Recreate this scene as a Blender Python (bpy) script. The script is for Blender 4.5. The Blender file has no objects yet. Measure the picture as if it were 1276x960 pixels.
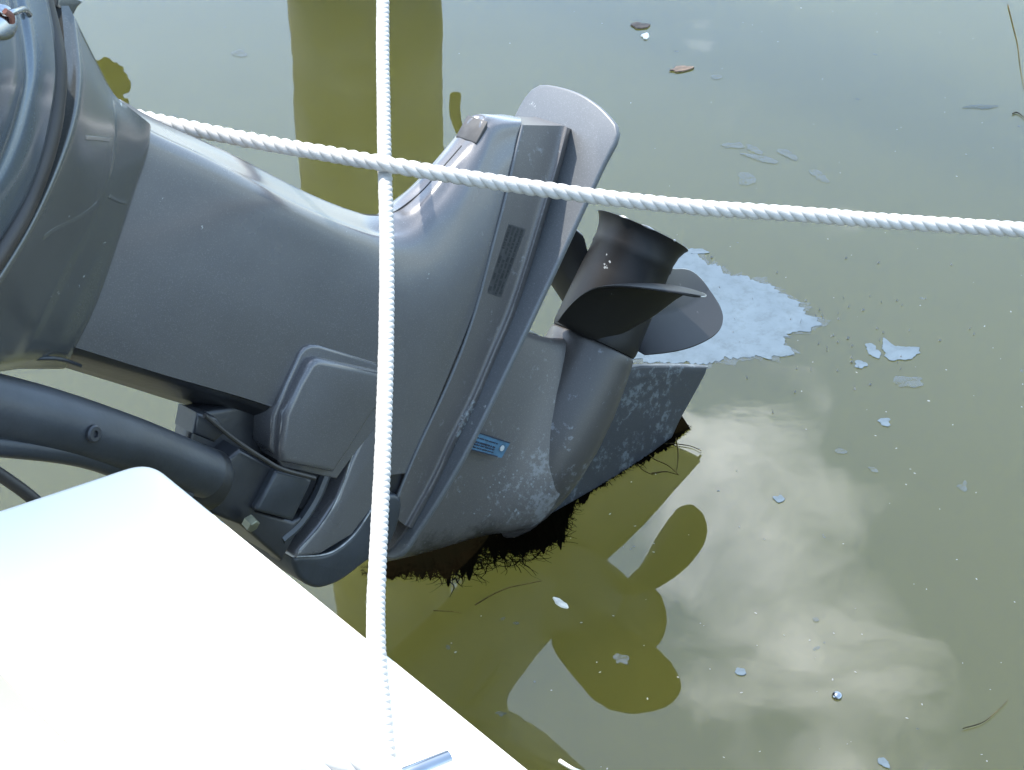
import bpy, bmesh, math, random
from mathutils import Vector, Matrix, noise
random.seed(7)
S = bpy.context.scene
C = S.collection

# ------------------------------------------------------------------ camera
PITCH = 0.6013869; CAM_H = 1.3836410; F = 2375.912          # F in pixels of a 1276 wide picture
cam_d = bpy.data.cameras.new("camera"); cam = bpy.data.objects.new("camera", cam_d); C.objects.link(cam)
cam.location = (0, 0, CAM_H); cam.rotation_euler = (math.pi/2 - PITCH, 0, 0)
cam_d.sensor_width = 36; cam_d.lens = F/1276*36; cam_d.clip_start = 0.05; cam_d.clip_end = 2000
S.camera = cam

# ------------------------------------------------------------------ light
SUN = Vector((-0.300, 0.285, 0.900)).normalized()
elev = math.asin(SUN.z); azim = math.atan2(SUN.x, SUN.y)
sl = bpy.data.lights.new("sun", 'SUN'); sl.energy = 2.5; sl.angle = math.radians(0.53); sl.color = (1, .95, .87)
so = bpy.data.objects.new("sun", sl); C.objects.link(so)
so.rotation_euler = SUN.to_track_quat('Z', 'Y').to_euler(); so.location = (0, 0, 20)
S.view_settings.view_transform = 'Standard'; S.view_settings.look = 'None'
S.view_settings.exposure = 2.0; S.view_settings.gamma = 1; S.view_settings.use_curve_mapping = False

W = bpy.data.worlds.new("World"); S.world = W; W.use_nodes = True
nt = W.node_tree; nt.nodes.clear()
def N(t, nt_, **k):
    n = nt_.nodes.new(t)
    for a, b in k.items():
        if a.startswith('_'): setattr(n, a[1:], b)
        else: n.inputs[a.replace('__', ' ')].default_value = b
    return n
CLOUD = ((.118, .81, .585), (.135, .775, .635), (.150, .745, .68), (.165, .70, .73), (-.05, .55, .85), (.5, .6, .62))
sky = N('ShaderNodeTexSky', nt, _sky_type='NISHITA', _sun_disc=False)
sky.sun_elevation = elev; sky.sun_rotation = azim; sky.altitude = 10; sky.air_density = 1.0; sky.dust_density = 1.2; sky.ozone_density = 2.0
tc = N('ShaderNodeTexCoord', nt)
mp = N('ShaderNodeMapping', nt); mp.inputs['Location'].default_value = (0.30, 0.10, 0.0); mp.inputs['Scale'].default_value = (1, 1, 1.6)
cn = N('ShaderNodeTexNoise', nt, Scale=9.0, Detail=10.0, Roughness=0.55, Distortion=0.25)
cr = N('ShaderNodeValToRGB', nt); cr.color_ramp.elements[0].position = .63; cr.color_ramp.elements[1].position = .90
cmix = N('ShaderNodeMixRGB', nt); cmix.inputs['Color2'].default_value = (12.0, 12.8, 14.2, 1)
hz = N('ShaderNodeMixRGB', nt, Fac=0.24); hz.inputs['Color2'].default_value = (4.8, 6.6, 8.0, 1)
bg = N('ShaderNodeBackground', nt, Strength=0.15); wo = N('ShaderNodeOutputWorld', nt)
L_ = nt.links.new
L_(tc.outputs['Generated'], mp.inputs['Vector']); L_(mp.outputs[0], cn.inputs['Vector'])
last = None
for c_ in CLOUD:                                   # a tall cloud bank, made of overlapping heads
    vd = N('ShaderNodeVectorMath', nt, _operation='DISTANCE'); vd.inputs[1].default_value = Vector(c_).normalized(); L_(tc.outputs['Generated'], vd.inputs[0])
    if last is None: last = vd.outputs['Value']
    else:
        mn = N('ShaderNodeMath', nt, _operation='MINIMUM'); L_(last, mn.inputs[0]); L_(vd.outputs['Value'], mn.inputs[1]); last = mn.outputs[0]
bm_ = N('ShaderNodeMapRange', nt); bm_.inputs['From Min'].default_value = .0; bm_.inputs['From Max'].default_value = .095; bm_.inputs['To Min'].default_value = .34; bm_.inputs['To Max'].default_value = 0
L_(last, bm_.inputs['Value'])
ca = N('ShaderNodeMath', nt, _operation='ADD'); L_(cn.outputs['Fac'], ca.inputs[0]); L_(bm_.outputs[0], ca.inputs[1]); L_(ca.outputs[0], cr.inputs['Fac'])
L_(sky.outputs[0], hz.inputs['Color1']); L_(hz.outputs[0], cmix.inputs['Color1']); L_(cr.outputs['Color'], cmix.inputs['Fac'])
L_(cmix.outputs[0], bg.inputs['Color']); L_(bg.outputs[0], wo.inputs[0])

# ------------------------------------------------------------------ frames and helpers
RIGHT = Vector((1, 0, 0)); UP = Vector((0, math.sin(PITCH), math.cos(PITCH))); BACK = Vector((0, -math.cos(PITCH), math.sin(PITCH)))
CAM = Vector((0, 0, CAM_H))
def ray(px, py): return RIGHT*((px-638)/F) + UP*((480-py)/F) - BACK
def water_at(px, py, z=0.0):
    d = ray(px, py); return CAM + d*((z-CAM_H)/d.z)
def deep(px, py, dep): return CAM + ray(px, py)*dep
# motor frame: x = down the leg, y = aft along the propeller shaft, z = towards the near side
MR = Matrix(((0.5794984, 0.4099957, 0.7043331), (0.4890155, 0.5164363, -0.7029633), (-0.6519551, 0.7517959, 0.0987797)))
MC = Vector((0.14991, 1.8973226, 0.2952873))
MRT = MR.transposed()
def mloc(px, py, w):
    o = MRT @ (CAM-MC); d = MRT @ ray(px, py)
    return o + d*((w-o.z)/d.z)

def mesh_obj(name, bm, mat, parent=None, smooth=35, label=None):
    bmesh.ops.recalc_face_normals(bm, faces=bm.faces[:])
    me = bpy.data.meshes.new(name); bm.to_mesh(me); bm.free()
    if smooth is not None:
        for p in me.polygons: p.use_smooth = True
        me.set_sharp_from_angle(angle=math.radians(smooth))
    o = bpy.data.objects.new(name, me); C.objects.link(o)
    if mat: me.materials.append(mat)
    if parent: o.parent = parent
    if label: o['label'] = label
    return o
def tag(o, label=None, cat=None, group=None, kind=None):
    if label: o['label'] = label
    if cat: o['category'] = cat
    if group: o['group'] = group
    if kind: o['kind'] = kind
    return o
def empty(name, loc=(0, 0, 0)):
    o = bpy.data.objects.new(name, None); C.objects.link(o); o.location = loc; o.empty_display_size = .1
    return o
def crom(pts, n, closed=False):
    """arc length resampled Catmull-Rom through pts"""
    P = [Vector(p) for p in pts]; m = len(P)
    if closed: get = lambda i: P[i % m]; segs = m
    else:
        get = lambda i: (P[0]*2-P[1]) if i < 0 else ((P[-1]*2-P[-2]) if i >= m else P[i]); segs = m-1
    d = []
    for i in range(segs):
        a, b, c, e = get(i-1), get(i), get(i+1), get(i+2)
        for k in range(16):
            t = k/16
            d.append(0.5*((2*b)+(c-a)*t+(2*a-5*b+4*c-e)*t*t+(3*b-a-3*c+e)*t**3))
    if closed: d.append(d[0].copy())
    else: d.append(P[-1].copy())
    L = [0]
    for i in range(1, len(d)): L.append(L[-1]+(d[i]-d[i-1]).length)
    out = []; j = 0; cnt = n if closed else n-1
    for k in range(n):
        s = L[-1]*k/cnt
        while j < len(L)-2 and L[j+1] < s: j += 1
        t = (s-L[j])/max(1e-9, L[j+1]-L[j]); out.append(d[j].lerp(d[j+1], min(1, t)))
    return out
def skin(name, rows, mat, parent, n=48, sub=3, smooth=50, mirror=True, label=None, thick=.004):
    """surface through traced rows of (px, py, w); mirrored to the far side and closed"""
    R = [crom([p if isinstance(p, Vector) else mloc(*p) for p in r], n) for r in rows]
    if sub > 1:
        cols = [crom_param([r[i] for r in R], sub) for i in range(n)]
        R = [[cols[i][k] for i in range(n)] for k in range(len(cols[0]))]
    bm = bmesh.new(); m = len(R)
    near = [[bm.verts.new(v) for v in r] for r in R]
    if mirror: far = [[bm.verts.new((v.x, v.y, -v.z)) for v in r] for r in R]
    else: far = [[bm.verts.new((v.x, v.y, v.z-thick)) for v in r] for r in R]
    for j in range(m-1):
        for i in range(n-1):
            bm.faces.new((near[j][i], near[j][i+1], near[j+1][i+1], near[j+1][i]))
            bm.faces.new((far[j][i], far[j+1][i], far[j+1][i+1], far[j][i+1]))
    def strip(a, b):
        for i in range(len(a)-1): bm.faces.new((a[i], a[i+1], b[i+1], b[i]))
    strip(near[0], far[0]); strip(near[-1], far[-1])
    strip([r[0] for r in near], [r[0] for r in far]); strip([r[-1] for r in near], [r[-1] for r in far])
    bmesh.ops.remove_doubles(bm, verts=bm.verts[:], dist=1e-5)
    return mesh_obj(name, bm, mat, parent, smooth, label)
def crom_param(P, k):
    m = len(P); get = lambda i: (P[0]*2-P[1]) if i < 0 else ((P[-1]*2-P[-2]) if i >= m else P[i])
    out = []
    for i in range(m-1):
        a, b, c, e = get(i-1), get(i), get(i+1), get(i+2)
        for q in range(k):
            t = q/k
            # softened tangents keep closely spaced rows from overshooting
            l1, l2, l3 = (b-a).length+1e-6, (c-b).length+1e-6, (e-c).length+1e-6
            t1 = (c-a)/(l1+l2)*l2; t2 = (e-b)/(l2+l3)*l2
            h = t*t*(3-2*t)
            out.append(b*(2*t**3-3*t*t+1)+t1*(t**3-2*t*t+t)+c*(3*t*t-2*t**3)+t2*(t**3-t*t))
    out.append(P[-1].copy()); return out
def prism_l(name, pts, vec, mat, parent, bev=.003, seg=3, smooth=40, label=None):
    """closed outline pts swept by vec, with rounded rims"""
    bm = bmesh.new(); vec = Vector(vec)
    a = [bm.verts.new(p) for p in pts]; b = [bm.verts.new(Vector(p)+vec) for p in pts]
    bm.faces.new(a); bm.faces.new(list(reversed(b)))
    n = len(a)
    for i in range(n): bm.faces.new((a[i], a[(i+1) % n], b[(i+1) % n], b[i]))
    bmesh.ops.recalc_face_normals(bm, faces=bm.faces[:])
    if bev:
        ed = [e for e in bm.edges if any(len(f.verts) > 4 or len(f.verts) == n for f in e.link_faces)]
        cap = [f for f in bm.faces if len(f.verts) == n]
        ed = list({e for f in cap for e in f.edges}) if n != 4 else bm.edges[:]
        bmesh.ops.bevel(bm, geom=ed, offset=bev, segments=seg, profile=.5, affect='EDGES', clamp_overlap=True)
    return mesh_obj(name, bm, mat, parent, smooth, label)
def prism(name, px, w0, w1, mat, parent, round_n=0, **k):
    pts = [mloc(x, y, w1) for x, y in px]
    if round_n: pts = crom(pts, round_n, closed=True)
    for p in pts: p.z = w1
    return prism_l(name, pts, (0, 0, w0-w1), mat, parent, **k)
def tube_bm(path, rad, seg=16, bm=None, cap=True, flat=1.0):
    bm = bm or bmesh.new(); rings = []; n = len(path)
    T0 = (path[1]-path[0]).normalized(); ref = T0.orthogonal().normalized()
    for i, p in enumerate(path):
        T = (path[min(i+1, n-1)]-path[max(i-1, 0)]).normalized()
        ref = (ref-T*ref.dot(T)).normalized(); B = T.cross(ref)
        r = rad[i] if isinstance(rad, (list, tuple)) else rad
        rings.append([bm.verts.new(p+(ref*math.cos(a)+B*math.sin(a)*flat)*r) for a in (2*math.pi*k/seg for k in range(seg))])
    for i in range(n-1):
        for k in range(seg): bm.faces.new((rings[i][k], rings[i][(k+1) % seg], rings[i+1][(k+1) % seg], rings[i+1][k]))
    if cap: bm.faces.new(list(reversed(rings[0]))); bm.faces.new(rings[-1])
    return bm
def lathe_bm(prof, origin, axis, seg=48, bm=None):
    """prof: (distance along axis, radius)"""
    bm = bm or bmesh.new(); axis = Vector(axis).normalized(); u = axis.orthogonal().normalized(); v = axis.cross(u); rings = []
    for t, r in prof:
        c = Vector(origin)+axis*t
        rings.append([bm.verts.new(c+(u*math.cos(a)+v*math.sin(a))*max(r, 1e-4)) for a in (2*math.pi*k/seg for k in range(seg))])
    for i in range(len(rings)-1):
        for k in range(seg): bm.faces.new((rings[i][k], rings[i][(k+1) % seg], rings[i+1][(k+1) % seg], rings[i+1][k]))
    bm.faces.new(list(reversed(rings[0]))); bm.faces.new(rings[-1]); return bm

# ------------------------------------------------------------------ materials
def new_mat(name):
    m = bpy.data.materials.new(name); m.use_nodes = True; t = m.node_tree
    return m, t, t.nodes['Principled BSDF']
def pmat(name, col, rough=.5, metal=0, coat=0, spec=.5, vary=.0, vscale=20, bump=0, bscale=200, col2=None, lo=.4, hi=.6, detail=6, aniso=None):
    m, t, b = new_mat(name); L = t.links.new
    b.inputs['Base Color'].default_value = (*col, 1); b.inputs['Roughness'].default_value = rough; b.inputs['Metallic'].default_value = metal
    b.inputs['Coat Weight'].default_value = coat; b.inputs['Coat Roughness'].default_value = .12; b.inputs['Specular IOR Level'].default_value = spec
    tc = t.nodes.new('ShaderNodeTexCoord')
    if vary or col2:
        n = N('ShaderNodeTexNoise', t, Scale=vscale, Detail=detail, Roughness=.6); L(tc.outputs['Object'], n.inputs['Vector'])
        r = t.nodes.new('ShaderNodeValToRGB'); r.color_ramp.elements[0].position = lo; r.color_ramp.elements[1].position = hi
        c2 = col2 or tuple(min(1, c*(1+vary)) for c in col); c1 = col if col2 else tuple(c*(1-vary) for c in col)
        r.color_ramp.elements[0].color = (*c1, 1); r.color_ramp.elements[1].color = (*c2, 1)
        L(n.outputs['Fac'], r.inputs['Fac']); L(r.outputs['Color'], b.inputs['Base Color'])
    if bump:
        n2 = N('ShaderNodeTexNoise', t, Scale=bscale, Detail=3.0); L(tc.outputs['Object'], n2.inputs['Vector'])
        bp = N('ShaderNodeBump', t, Strength=bump, Distance=.002); L(n2.outputs['Fac'], bp.inputs['Height']); L(bp.outputs['Normal'], b.inputs['Normal'])
    return m
M = {}
def paint(name, col, rough, scratch, wear_col=(.45, .48, .48), metal=.25, wl=.66, wscale=22, spots=(), stain_shade=(), soft=.04):
    """metallic engine paint: fine flake, smudges, and wear spots that show the primer"""
    m, t, b = new_mat(name); L = t.links.new
    tc = t.nodes.new('ShaderNodeTexCoord')
    n1 = N('ShaderNodeTexNoise', t, Scale=7.0, Detail=5.0, Roughness=.6); n2 = N('ShaderNodeTexNoise', t, Scale=900.0, Detail=1.0)
    n3 = N('ShaderNodeTexNoise', t, Scale=wscale, Detail=12.0, Roughness=.75); n4 = N('ShaderNodeTexNoise', t, Scale=120.0, Detail=6.0, Roughness=.7)
    for n in (n1, n2, n3, n4): L(tc.outputs['Object'], n.inputs['Vector'])
    r1 = t.nodes.new('ShaderNodeValToRGB'); r1.color_ramp.elements[0].position = .3; r1.color_ramp.elements[1].position = .7
    r1.color_ramp.elements[0].color = (*[c*.9 for c in col], 1); r1.color_ramp.elements[1].color = (*[c*1.1 for c in col], 1)
    L(n1.outputs['Fac'], r1.inputs['Fac'])
    mx = t.nodes.new('ShaderNodeMixRGB'); mx.inputs['Color2'].default_value = (*[c*1.6 for c in col], 1)
    r2 = t.nodes.new('ShaderNodeValToRGB'); r2.color_ramp.elements[0].position = .55; r2.color_ramp.elements[1].position = .85
    L(n2.outputs['Fac'], r2.inputs['Fac']); L(r2.outputs['Color'], mx.inputs['Fac']); L(r1.outputs['Color'], mx.inputs['Color1'])
    mu = N('ShaderNodeMath', t, _operation='MULTIPLY'); L(n3.outputs['Fac'], mu.inputs[0]); L(n4.outputs['Fac'], mu.inputs[1])
    for (cx, cy, cz, rad, amt) in spots:          # places where the case was scraped
        d = N('ShaderNodeVectorMath', t, _operation='DISTANCE'); d.inputs[1].default_value = (cx, cy, cz); L(tc.outputs['Object'], d.inputs[0])
        q = N('ShaderNodeMapRange', t); q.inputs['From Min'].default_value = 0; q.inputs['From Max'].default_value = rad; q.inputs['To Min'].default_value = amt; q.inputs['To Max'].default_value = 0
        L(d.outputs['Value'], q.inputs['Value']); ad = N('ShaderNodeMath', t, _operation='ADD'); L(mu.outputs[0], ad.inputs[0]); L(q.outputs[0], ad.inputs[1]); mu = ad
    r3 = t.nodes.new('ShaderNodeValToRGB'); r3.color_ramp.elements[0].position = wl*.5+.06-scratch*.1; r3.color_ramp.elements[1].position = wl*.5+.06+soft-scratch*.1
    L(mu.outputs[0], r3.inputs['Fac'])
    m3 = t.nodes.new('ShaderNodeMixRGB'); m3.inputs['Color2'].default_value = (*wear_col, 1)
    src = mx.outputs[0]
    for (cx, cy, cz, rad, amt) in stain_shade:
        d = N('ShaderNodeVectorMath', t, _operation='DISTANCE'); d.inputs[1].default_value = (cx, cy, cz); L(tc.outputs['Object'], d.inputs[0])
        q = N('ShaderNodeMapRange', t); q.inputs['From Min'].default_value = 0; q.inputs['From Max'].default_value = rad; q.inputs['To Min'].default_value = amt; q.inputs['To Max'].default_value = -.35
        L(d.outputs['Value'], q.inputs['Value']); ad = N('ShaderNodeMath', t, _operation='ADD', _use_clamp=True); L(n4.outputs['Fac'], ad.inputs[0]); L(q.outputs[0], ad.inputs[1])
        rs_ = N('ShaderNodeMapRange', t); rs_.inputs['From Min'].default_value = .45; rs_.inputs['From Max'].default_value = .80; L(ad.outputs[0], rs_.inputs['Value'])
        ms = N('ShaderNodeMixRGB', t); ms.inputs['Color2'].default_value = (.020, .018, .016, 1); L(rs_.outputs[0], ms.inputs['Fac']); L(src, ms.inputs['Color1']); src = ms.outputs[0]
    L(r3.outputs['Color'], m3.inputs['Fac']); L(src, m3.inputs['Color1']); L(m3.outputs[0], b.inputs['Base Color'])
    b.inputs['Metallic'].default_value = metal; b.inputs['Roughness'].default_value = rough
    rr = N('ShaderNodeMath', t, _operation='MULTIPLY_ADD'); rr.inputs[1].default_value = .16; rr.inputs[2].default_value = rough-.08
    L(n1.outputs['Fac'], rr.inputs[0]); L(rr.outputs[0], b.inputs['Roughness'])
    bp = N('ShaderNodeBump', t, Strength=.05, Distance=.001); L(n2.outputs['Fac'], bp.inputs['Height']); L(bp.outputs['Normal'], b.inputs['Normal'])
    return m
M['paint'] = paint('blue_grey_engine_paint', (.092, .090, .093), .25, 0)
M['cowl'] = paint('cowling_paint', (.070, .088, .108), .16, 0, metal=.45)
M['apron'] = paint('apron_paint', (.080, .084, .082), .25, 0, metal=.4)
M['gear'] = paint('worn_gearcase_paint', (.086, .080, .076), .42, .55, wear_col=(.15, .153, .155), wscale=30, soft=.09, spots=((-.03, -.335, .03, .085, .13), (.03, -.32, .04, .07, .10), (.0, -.22, .055, .05, .05)), stain_shade=((-.13, -.44, .01, .08, .5), (-.06, -.405, .02, .07, .5), (.0, -.375, .02, .05, .4), (.02, -.20, .05, .07, .22), (-.045, -.19, .04, .035, .25)))  # mottled dark stains, with the front wedge's and torpedo's shade painted in
M['torpedo'] = paint('shade_toned_gearcase_paint', (.052, .048, .045), .40, .6, wear_col=(.12, .125, .13), wscale=34, soft=.05, spots=((.02, -.30, .04, .06, .08),))  # torpedo's shade put into a darker copy of the gearcase paint
M['skeg'] = paint('bare_scuffed_aluminium', (.045, .048, .054), .45, .95, wear_col=(.125, .142, .155), metal=.4, wscale=34, soft=.075, spots=((.15, -.17, 0, .16, .045),))
M['plate'] = paint('plate_paint', (.095, .10, .105), .45, .3, wear_col=(.3, .31, .31))
M['prop'] = paint('black_propeller_paint', (.0075, .007, .007), .48, .05, wear_col=(.12, .12, .12), metal=0)
M['prop'].node_tree.nodes['Principled BSDF'].inputs['Specular IOR Level'].default_value = .28
for k_ in ('paint', 'apron', 'cowl'):
    b_ = M[k_].node_tree.nodes['Principled BSDF']; b_.inputs['Coat Weight'].default_value = .5; b_.inputs['Coat Roughness'].default_value = .18
M['edge'] = pmat('bare_metal_highlight_edge', (.24, .245, .245), .4, metal=.6, vary=.4, vscale=60)
M['rubber'] = pmat('black_rubber', (.022, .020, .019), .45, vary=.2)
M['dark'] = pmat('dark_bracket_paint', (.016, .017, .020), .36, vary=.25, vscale=15, bump=.1)
M['bracket'] = pmat('satin_bracket_paint', (.030, .034, .040), .36, metal=.2, vary=.2, vscale=12, bump=.1)
M['seam'] = pmat('seam_gap', (.01, .01, .012), .6)
M['brass'] = pmat('pale_zinc_nut', (.15, .15, .10), .4, metal=.4, vary=.3, vscale=60)
M['anode'] = pmat('dull_grey_anode', (.040, .038, .037), .6, vary=.3, vscale=50)
M['decal'] = pmat('faded_blue_decal', (.045, .11, .17), .45, vary=.2, vscale=90)
M['decal_ink'] = pmat('decal_black_ink', (.012, .018, .035), .5)
M['panel'] = pmat('faded_panel', (.082, .083, .083), .5, vary=.1, vscale=200)
M['print'] = pmat('worn_print', (.046, .047, .048), .6, vary=.3, vscale=300)
M['white_dot'] = pmat('worn_white_spot', (.35, .36, .35), .5)
M['gel'] = pmat('white_gelcoat', (.90, .84, .74), .22, coat=.4, vary=.02, vscale=3)
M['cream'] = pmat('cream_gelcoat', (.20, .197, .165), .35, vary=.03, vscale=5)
M['steel'] = pmat('polished_stainless', (.30, .31, .33), .16, metal=1, vary=.05)
M['gasket'] = pmat('red_rub_line', (.10, .035, .025), .5)

def rope_mat(name, base):
    m, t, b = new_mat(name); L = t.links.new
    tc = t.nodes.new('ShaderNodeTexCoord'); n = N('ShaderNodeTexNoise', t, Scale=700.0, Detail=3.0); n1 = N('ShaderNodeTexNoise', t, Scale=14.0, Detail=4.0)
    L(tc.outputs['Object'], n.inputs['Vector']); L(tc.outputs['Object'], n1.inputs['Vector'])
    r = t.nodes.new('ShaderNodeValToRGB'); r.color_ramp.elements[0].position = .35; r.color_ramp.elements[1].position = .65
    r.color_ramp.elements[0].color = (*[c*.9 for c in base], 1); r.color_ramp.elements[1].color = (*base, 1)
    L(n1.outputs['Fac'], r.inputs['Fac']); L(r.outputs['Color'], b.inputs['Base Color'])
    b.inputs['Roughness'].default_value = .75; b.inputs['Sheen Weight'].default_value = .2
    bp = N('ShaderNodeBump', t, Strength=.5, Distance=.0006); L(n.outputs['Fac'], bp.inputs['Height']); L(bp.outputs['Normal'], b.inputs['Normal'])
    return m
M['rope'] = rope_mat('white_nylon_rope', (.38, .362, .335)); M['rope2'] = rope_mat('sun_bleached_rope', (.40, .378, .345))

# water: murky green body under a clean reflecting surface
m, t, b = new_mat('murky_harbour_water'); L = t.links.new; M['water'] = m
tc = t.nodes.new('ShaderNodeTexCoord')
n1 = N('ShaderNodeTexNoise', t, Scale=1.6, Detail=4.0); L(tc.outputs['Object'], n1.inputs['Vector'])
r1 = t.nodes.new('ShaderNodeValToRGB'); r1.color_ramp.elements[0].position = .3; r1.color_ramp.elements[1].position = .7
r1.color_ramp.elements[0].color = (.0425, .0425, .0090, 1); r1.color_ramp.elements[1].color = (.0465, .0465, .0105, 1)
L(n1.outputs['Fac'], r1.inputs['Fac']); L(r1.outputs['Color'], b.inputs['Base Color'])
b.inputs['Roughness'].default_value = .0; b.inputs['IOR'].default_value = 1.5
b.inputs['Subsurface Weight'].default_value = 1.0; b.inputs['Subsurface Radius'].default_value = (1, 1, 1); b.inputs['Subsurface Scale'].default_value = 10; b.subsurface_method = 'RANDOM_WALK'
n2 = N('ShaderNodeTexNoise', t, Scale=3.0, Detail=2.0); L(tc.outputs['Object'], n2.inputs['Vector'])
n3 = N('ShaderNodeTexNoise', t, Scale=26.0, Detail=2.0); L(tc.outputs['Object'], n3.inputs['Vector'])
ad = N('ShaderNodeMath', t, _operation='MULTIPLY_ADD'); ad.inputs[1].default_value = .05; L(n3.outputs['Fac'], ad.inputs[0]); L(n2.outputs['Fac'], ad.inputs[2])
bp = N('ShaderNodeBump', t, Strength=.5, Distance=.0025); L(ad.outputs[0], bp.inputs['Height']); L(bp.outputs['Normal'], b.inputs['Normal'])

M['scum'] = pmat('pale_blue_surface_scum', (.058, .082, .108), .6, col2=(.082, .108, .135), vscale=26, lo=.35, hi=.62, detail=9, bump=.3, bscale=120)
M['scum_thin'] = pmat('thin_blue_film', (.07, .105, .135), .5, col2=(.09, .13, .165), vscale=60, lo=.35, hi=.6)
def film(name, c1, c2, a_lo, a_hi, sc, seed):
    m, t, b = new_mat(name); L = t.links.new; tc = t.nodes.new('ShaderNodeTexCoord')
    n = N('ShaderNodeTexNoise', t, Scale=sc, Detail=12.0, Roughness=.7); L(tc.outputs['Object'], n.inputs['Vector'])
    r = t.nodes.new('ShaderNodeValToRGB'); r.color_ramp.elements[0].position = .38; r.color_ramp.elements[1].position = .62
    r.color_ramp.elements[0].color = (*c1, 1); r.color_ramp.elements[1].color = (*c2, 1); L(n.outputs['Fac'], r.inputs['Fac']); L(r.outputs['Color'], b.inputs['Base Color'])
    n2 = N('ShaderNodeTexNoise', t, Scale=sc*1.7, Detail=12.0, Roughness=.75); L(tc.outputs['Object'], n2.inputs['Vector'])
    mr = N('ShaderNodeMapRange', t); mr.inputs['From Min'].default_value = .36; mr.inputs['From Max'].default_value = .52; mr.inputs['To Min'].default_value = a_lo; mr.inputs['To Max'].default_value = a_hi
    L(n2.outputs['Fac'], mr.inputs['Value']); L(mr.outputs[0], b.inputs['Alpha']); b.inputs['Roughness'].default_value = .6; return m
M['scum'] = film('pale_blue_surface_scum', (.042, .066, .086), (.056, .084, .106), .75, .98, 22, 1)
M['scum_thin'] = film('thin_blue_film', (.042, .060, .078), (.055, .078, .100), .03, .48, 60, 2)
M['foam'] = pmat('white_foam_glint_speck', (.16, .165, .16), .5)
M['weed'] = pmat('dark_weed_growth', (.0022, .0020, .0010), .95, col2=(.0028, .0021, .0010), vscale=26, spec=.0)
M['weed2'] = pmat('brown_weed_strand', (.05, .034, .010), .8, vary=.5, vscale=30, spec=.1)
M['leaf'] = pmat('dead_leaf', (.075, .050, .032), .7, vary=.4, vscale=80)
M['wood'] = pmat('wet_weathered_timber', (.16, .15, .15), .8, vary=.45, vscale=6, bump=.6, bscale=30)
M['oldrope'] = pmat('weathered_dock_line', (.10, .09, .06), .9, vary=.3)
M['bone'] = pmat('bleached_scrap', (.6, .56, .48), .5, vary=.2, vscale=80)

# ------------------------------------------------------------------ water (setting)
bm = bmesh.new()
bmesh.ops.create_cube(bm, size=1)
for v in bm.verts: v.co = Vector((v.co.x*1200, v.co.y*1200, (v.co.z-.5)*6))
water = mesh_obj('water', bm, M['water'], smooth=None); tag(water, kind='structure')

# ------------------------------------------------------------------ outboard motor
motor = empty('outboard_motor'); motor.matrix_world = Matrix.Translation(MC) @ MR.to_4x4()
tag(motor, 'grey blue outboard motor tilted up with its propeller just out of the water', 'outboard motor')

# leg (midsection casing)
LINE1 = [(650, 156), (640, 197), (628, 250), (612, 310), (596, 372), (577, 430), (552, 490), (526, 545), (506, 590), (486, 640)]
rows = [
 [(150, 124, 0), (190, 147, 0), (250, 174, 0), (300, 198, 0), (380, 239, 0), (431, 260, 0), (463, 268, 0), (494, 263, 0), (525, 239, 0), (547, 214, 0), (583, 172, 0), (598, 146, 0), (610, 143, 0), (648, 147, 0)],
 [(157, 134, .016), (190, 154, .017), (250, 182, .017), (300, 206, .017), (380, 248, .016), (436, 270, .014), (467, 278, .013), (501, 273, .013), (529, 249, .013), (551, 225, .012), (587, 179, .009), (601, 151, .008), (613, 147, .008), (649, 149, .010)],
 [(161, 143, .029), (190, 163, .031), (250, 191, .031), (300, 216, .031), (380, 257, .030), (440, 281, .027), (473, 290, .0245), (507, 285, .0235), (534, 260, .0220), (556, 236, .0195), (593, 184, .016), (606, 158, .013), (618, 152, .014), (649, 152, .017)],
 [(160, 148, .038), (189, 167, .039), (250, 195, .039), (300, 220, .039), (380, 261, .038), (443, 287, .036), (478, 297, .0335), (514, 293, .032), (543, 268, .030), (565, 242, .027), (598, 190, .0215), (610, 164, .018), (622, 157, .018), (649, 155, .0192)],
 [(157, 165, .044), (188, 182, .0445), (250, 210, .045), (350, 258, .045), (443, 303, .043), (484, 314, .0405), (525, 306, .038), (556, 278, .035), (580, 243, .0315), (604, 203, .026), (622, 180, .0225), (647, 168, .0215)],
 [(148, 210, .047), (250, 262, .049), (350, 305, .049), (440, 340, .048), (490, 350, .047), (535, 335, .0445), (570, 305, .041), (600, 262, .036), (620, 225, .032), (639, 200, .0285)],
 [(135, 270, .049), (250, 320, .052), (350, 355, .052), (440, 382, .051), (510, 385, .050), (560, 360, .047), (600, 322, .042), (624, 266, .0365)],
 [(118, 330, .050), (250, 378, .054), (350, 410, .054), (440, 432, .053), (520, 435, .051), (565, 415, .047), (596, 372, .0415)],
 [(100, 400, .050), (220, 440, .052), (340, 474, .053), (430, 498, .053), (500, 508, .051), (545, 500, .0456)],
 [(90, 432, .048), (200, 466, .050), (340, 508, .051), (410, 545, .051), (460, 590, .050), (506, 590, .046)],
]
skin('leg_casing', rows, M['paint'], motor, n=96, sub=4, smooth=60)
skin('leg_underside', [[(90, 432.5, .046), (200, 466.5, .048), (338, 508, .049), (410, 545, .049), (460, 590, .048), (500, 590, .044)], [(86, 441, .040), (200, 475, .042), (338, 518, .043), (395, 560, .043), (440, 610, .043), (495, 620, .040)], [(60, 452, .0), (190, 492, .0), (300, 530, .0), (370, 590, .0), (410, 640, .0), (460, 665, .0)]], M['dark'], motor, n=50, sub=3, smooth=60)  # underside shade put into the colour: darker material than the casing above
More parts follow.
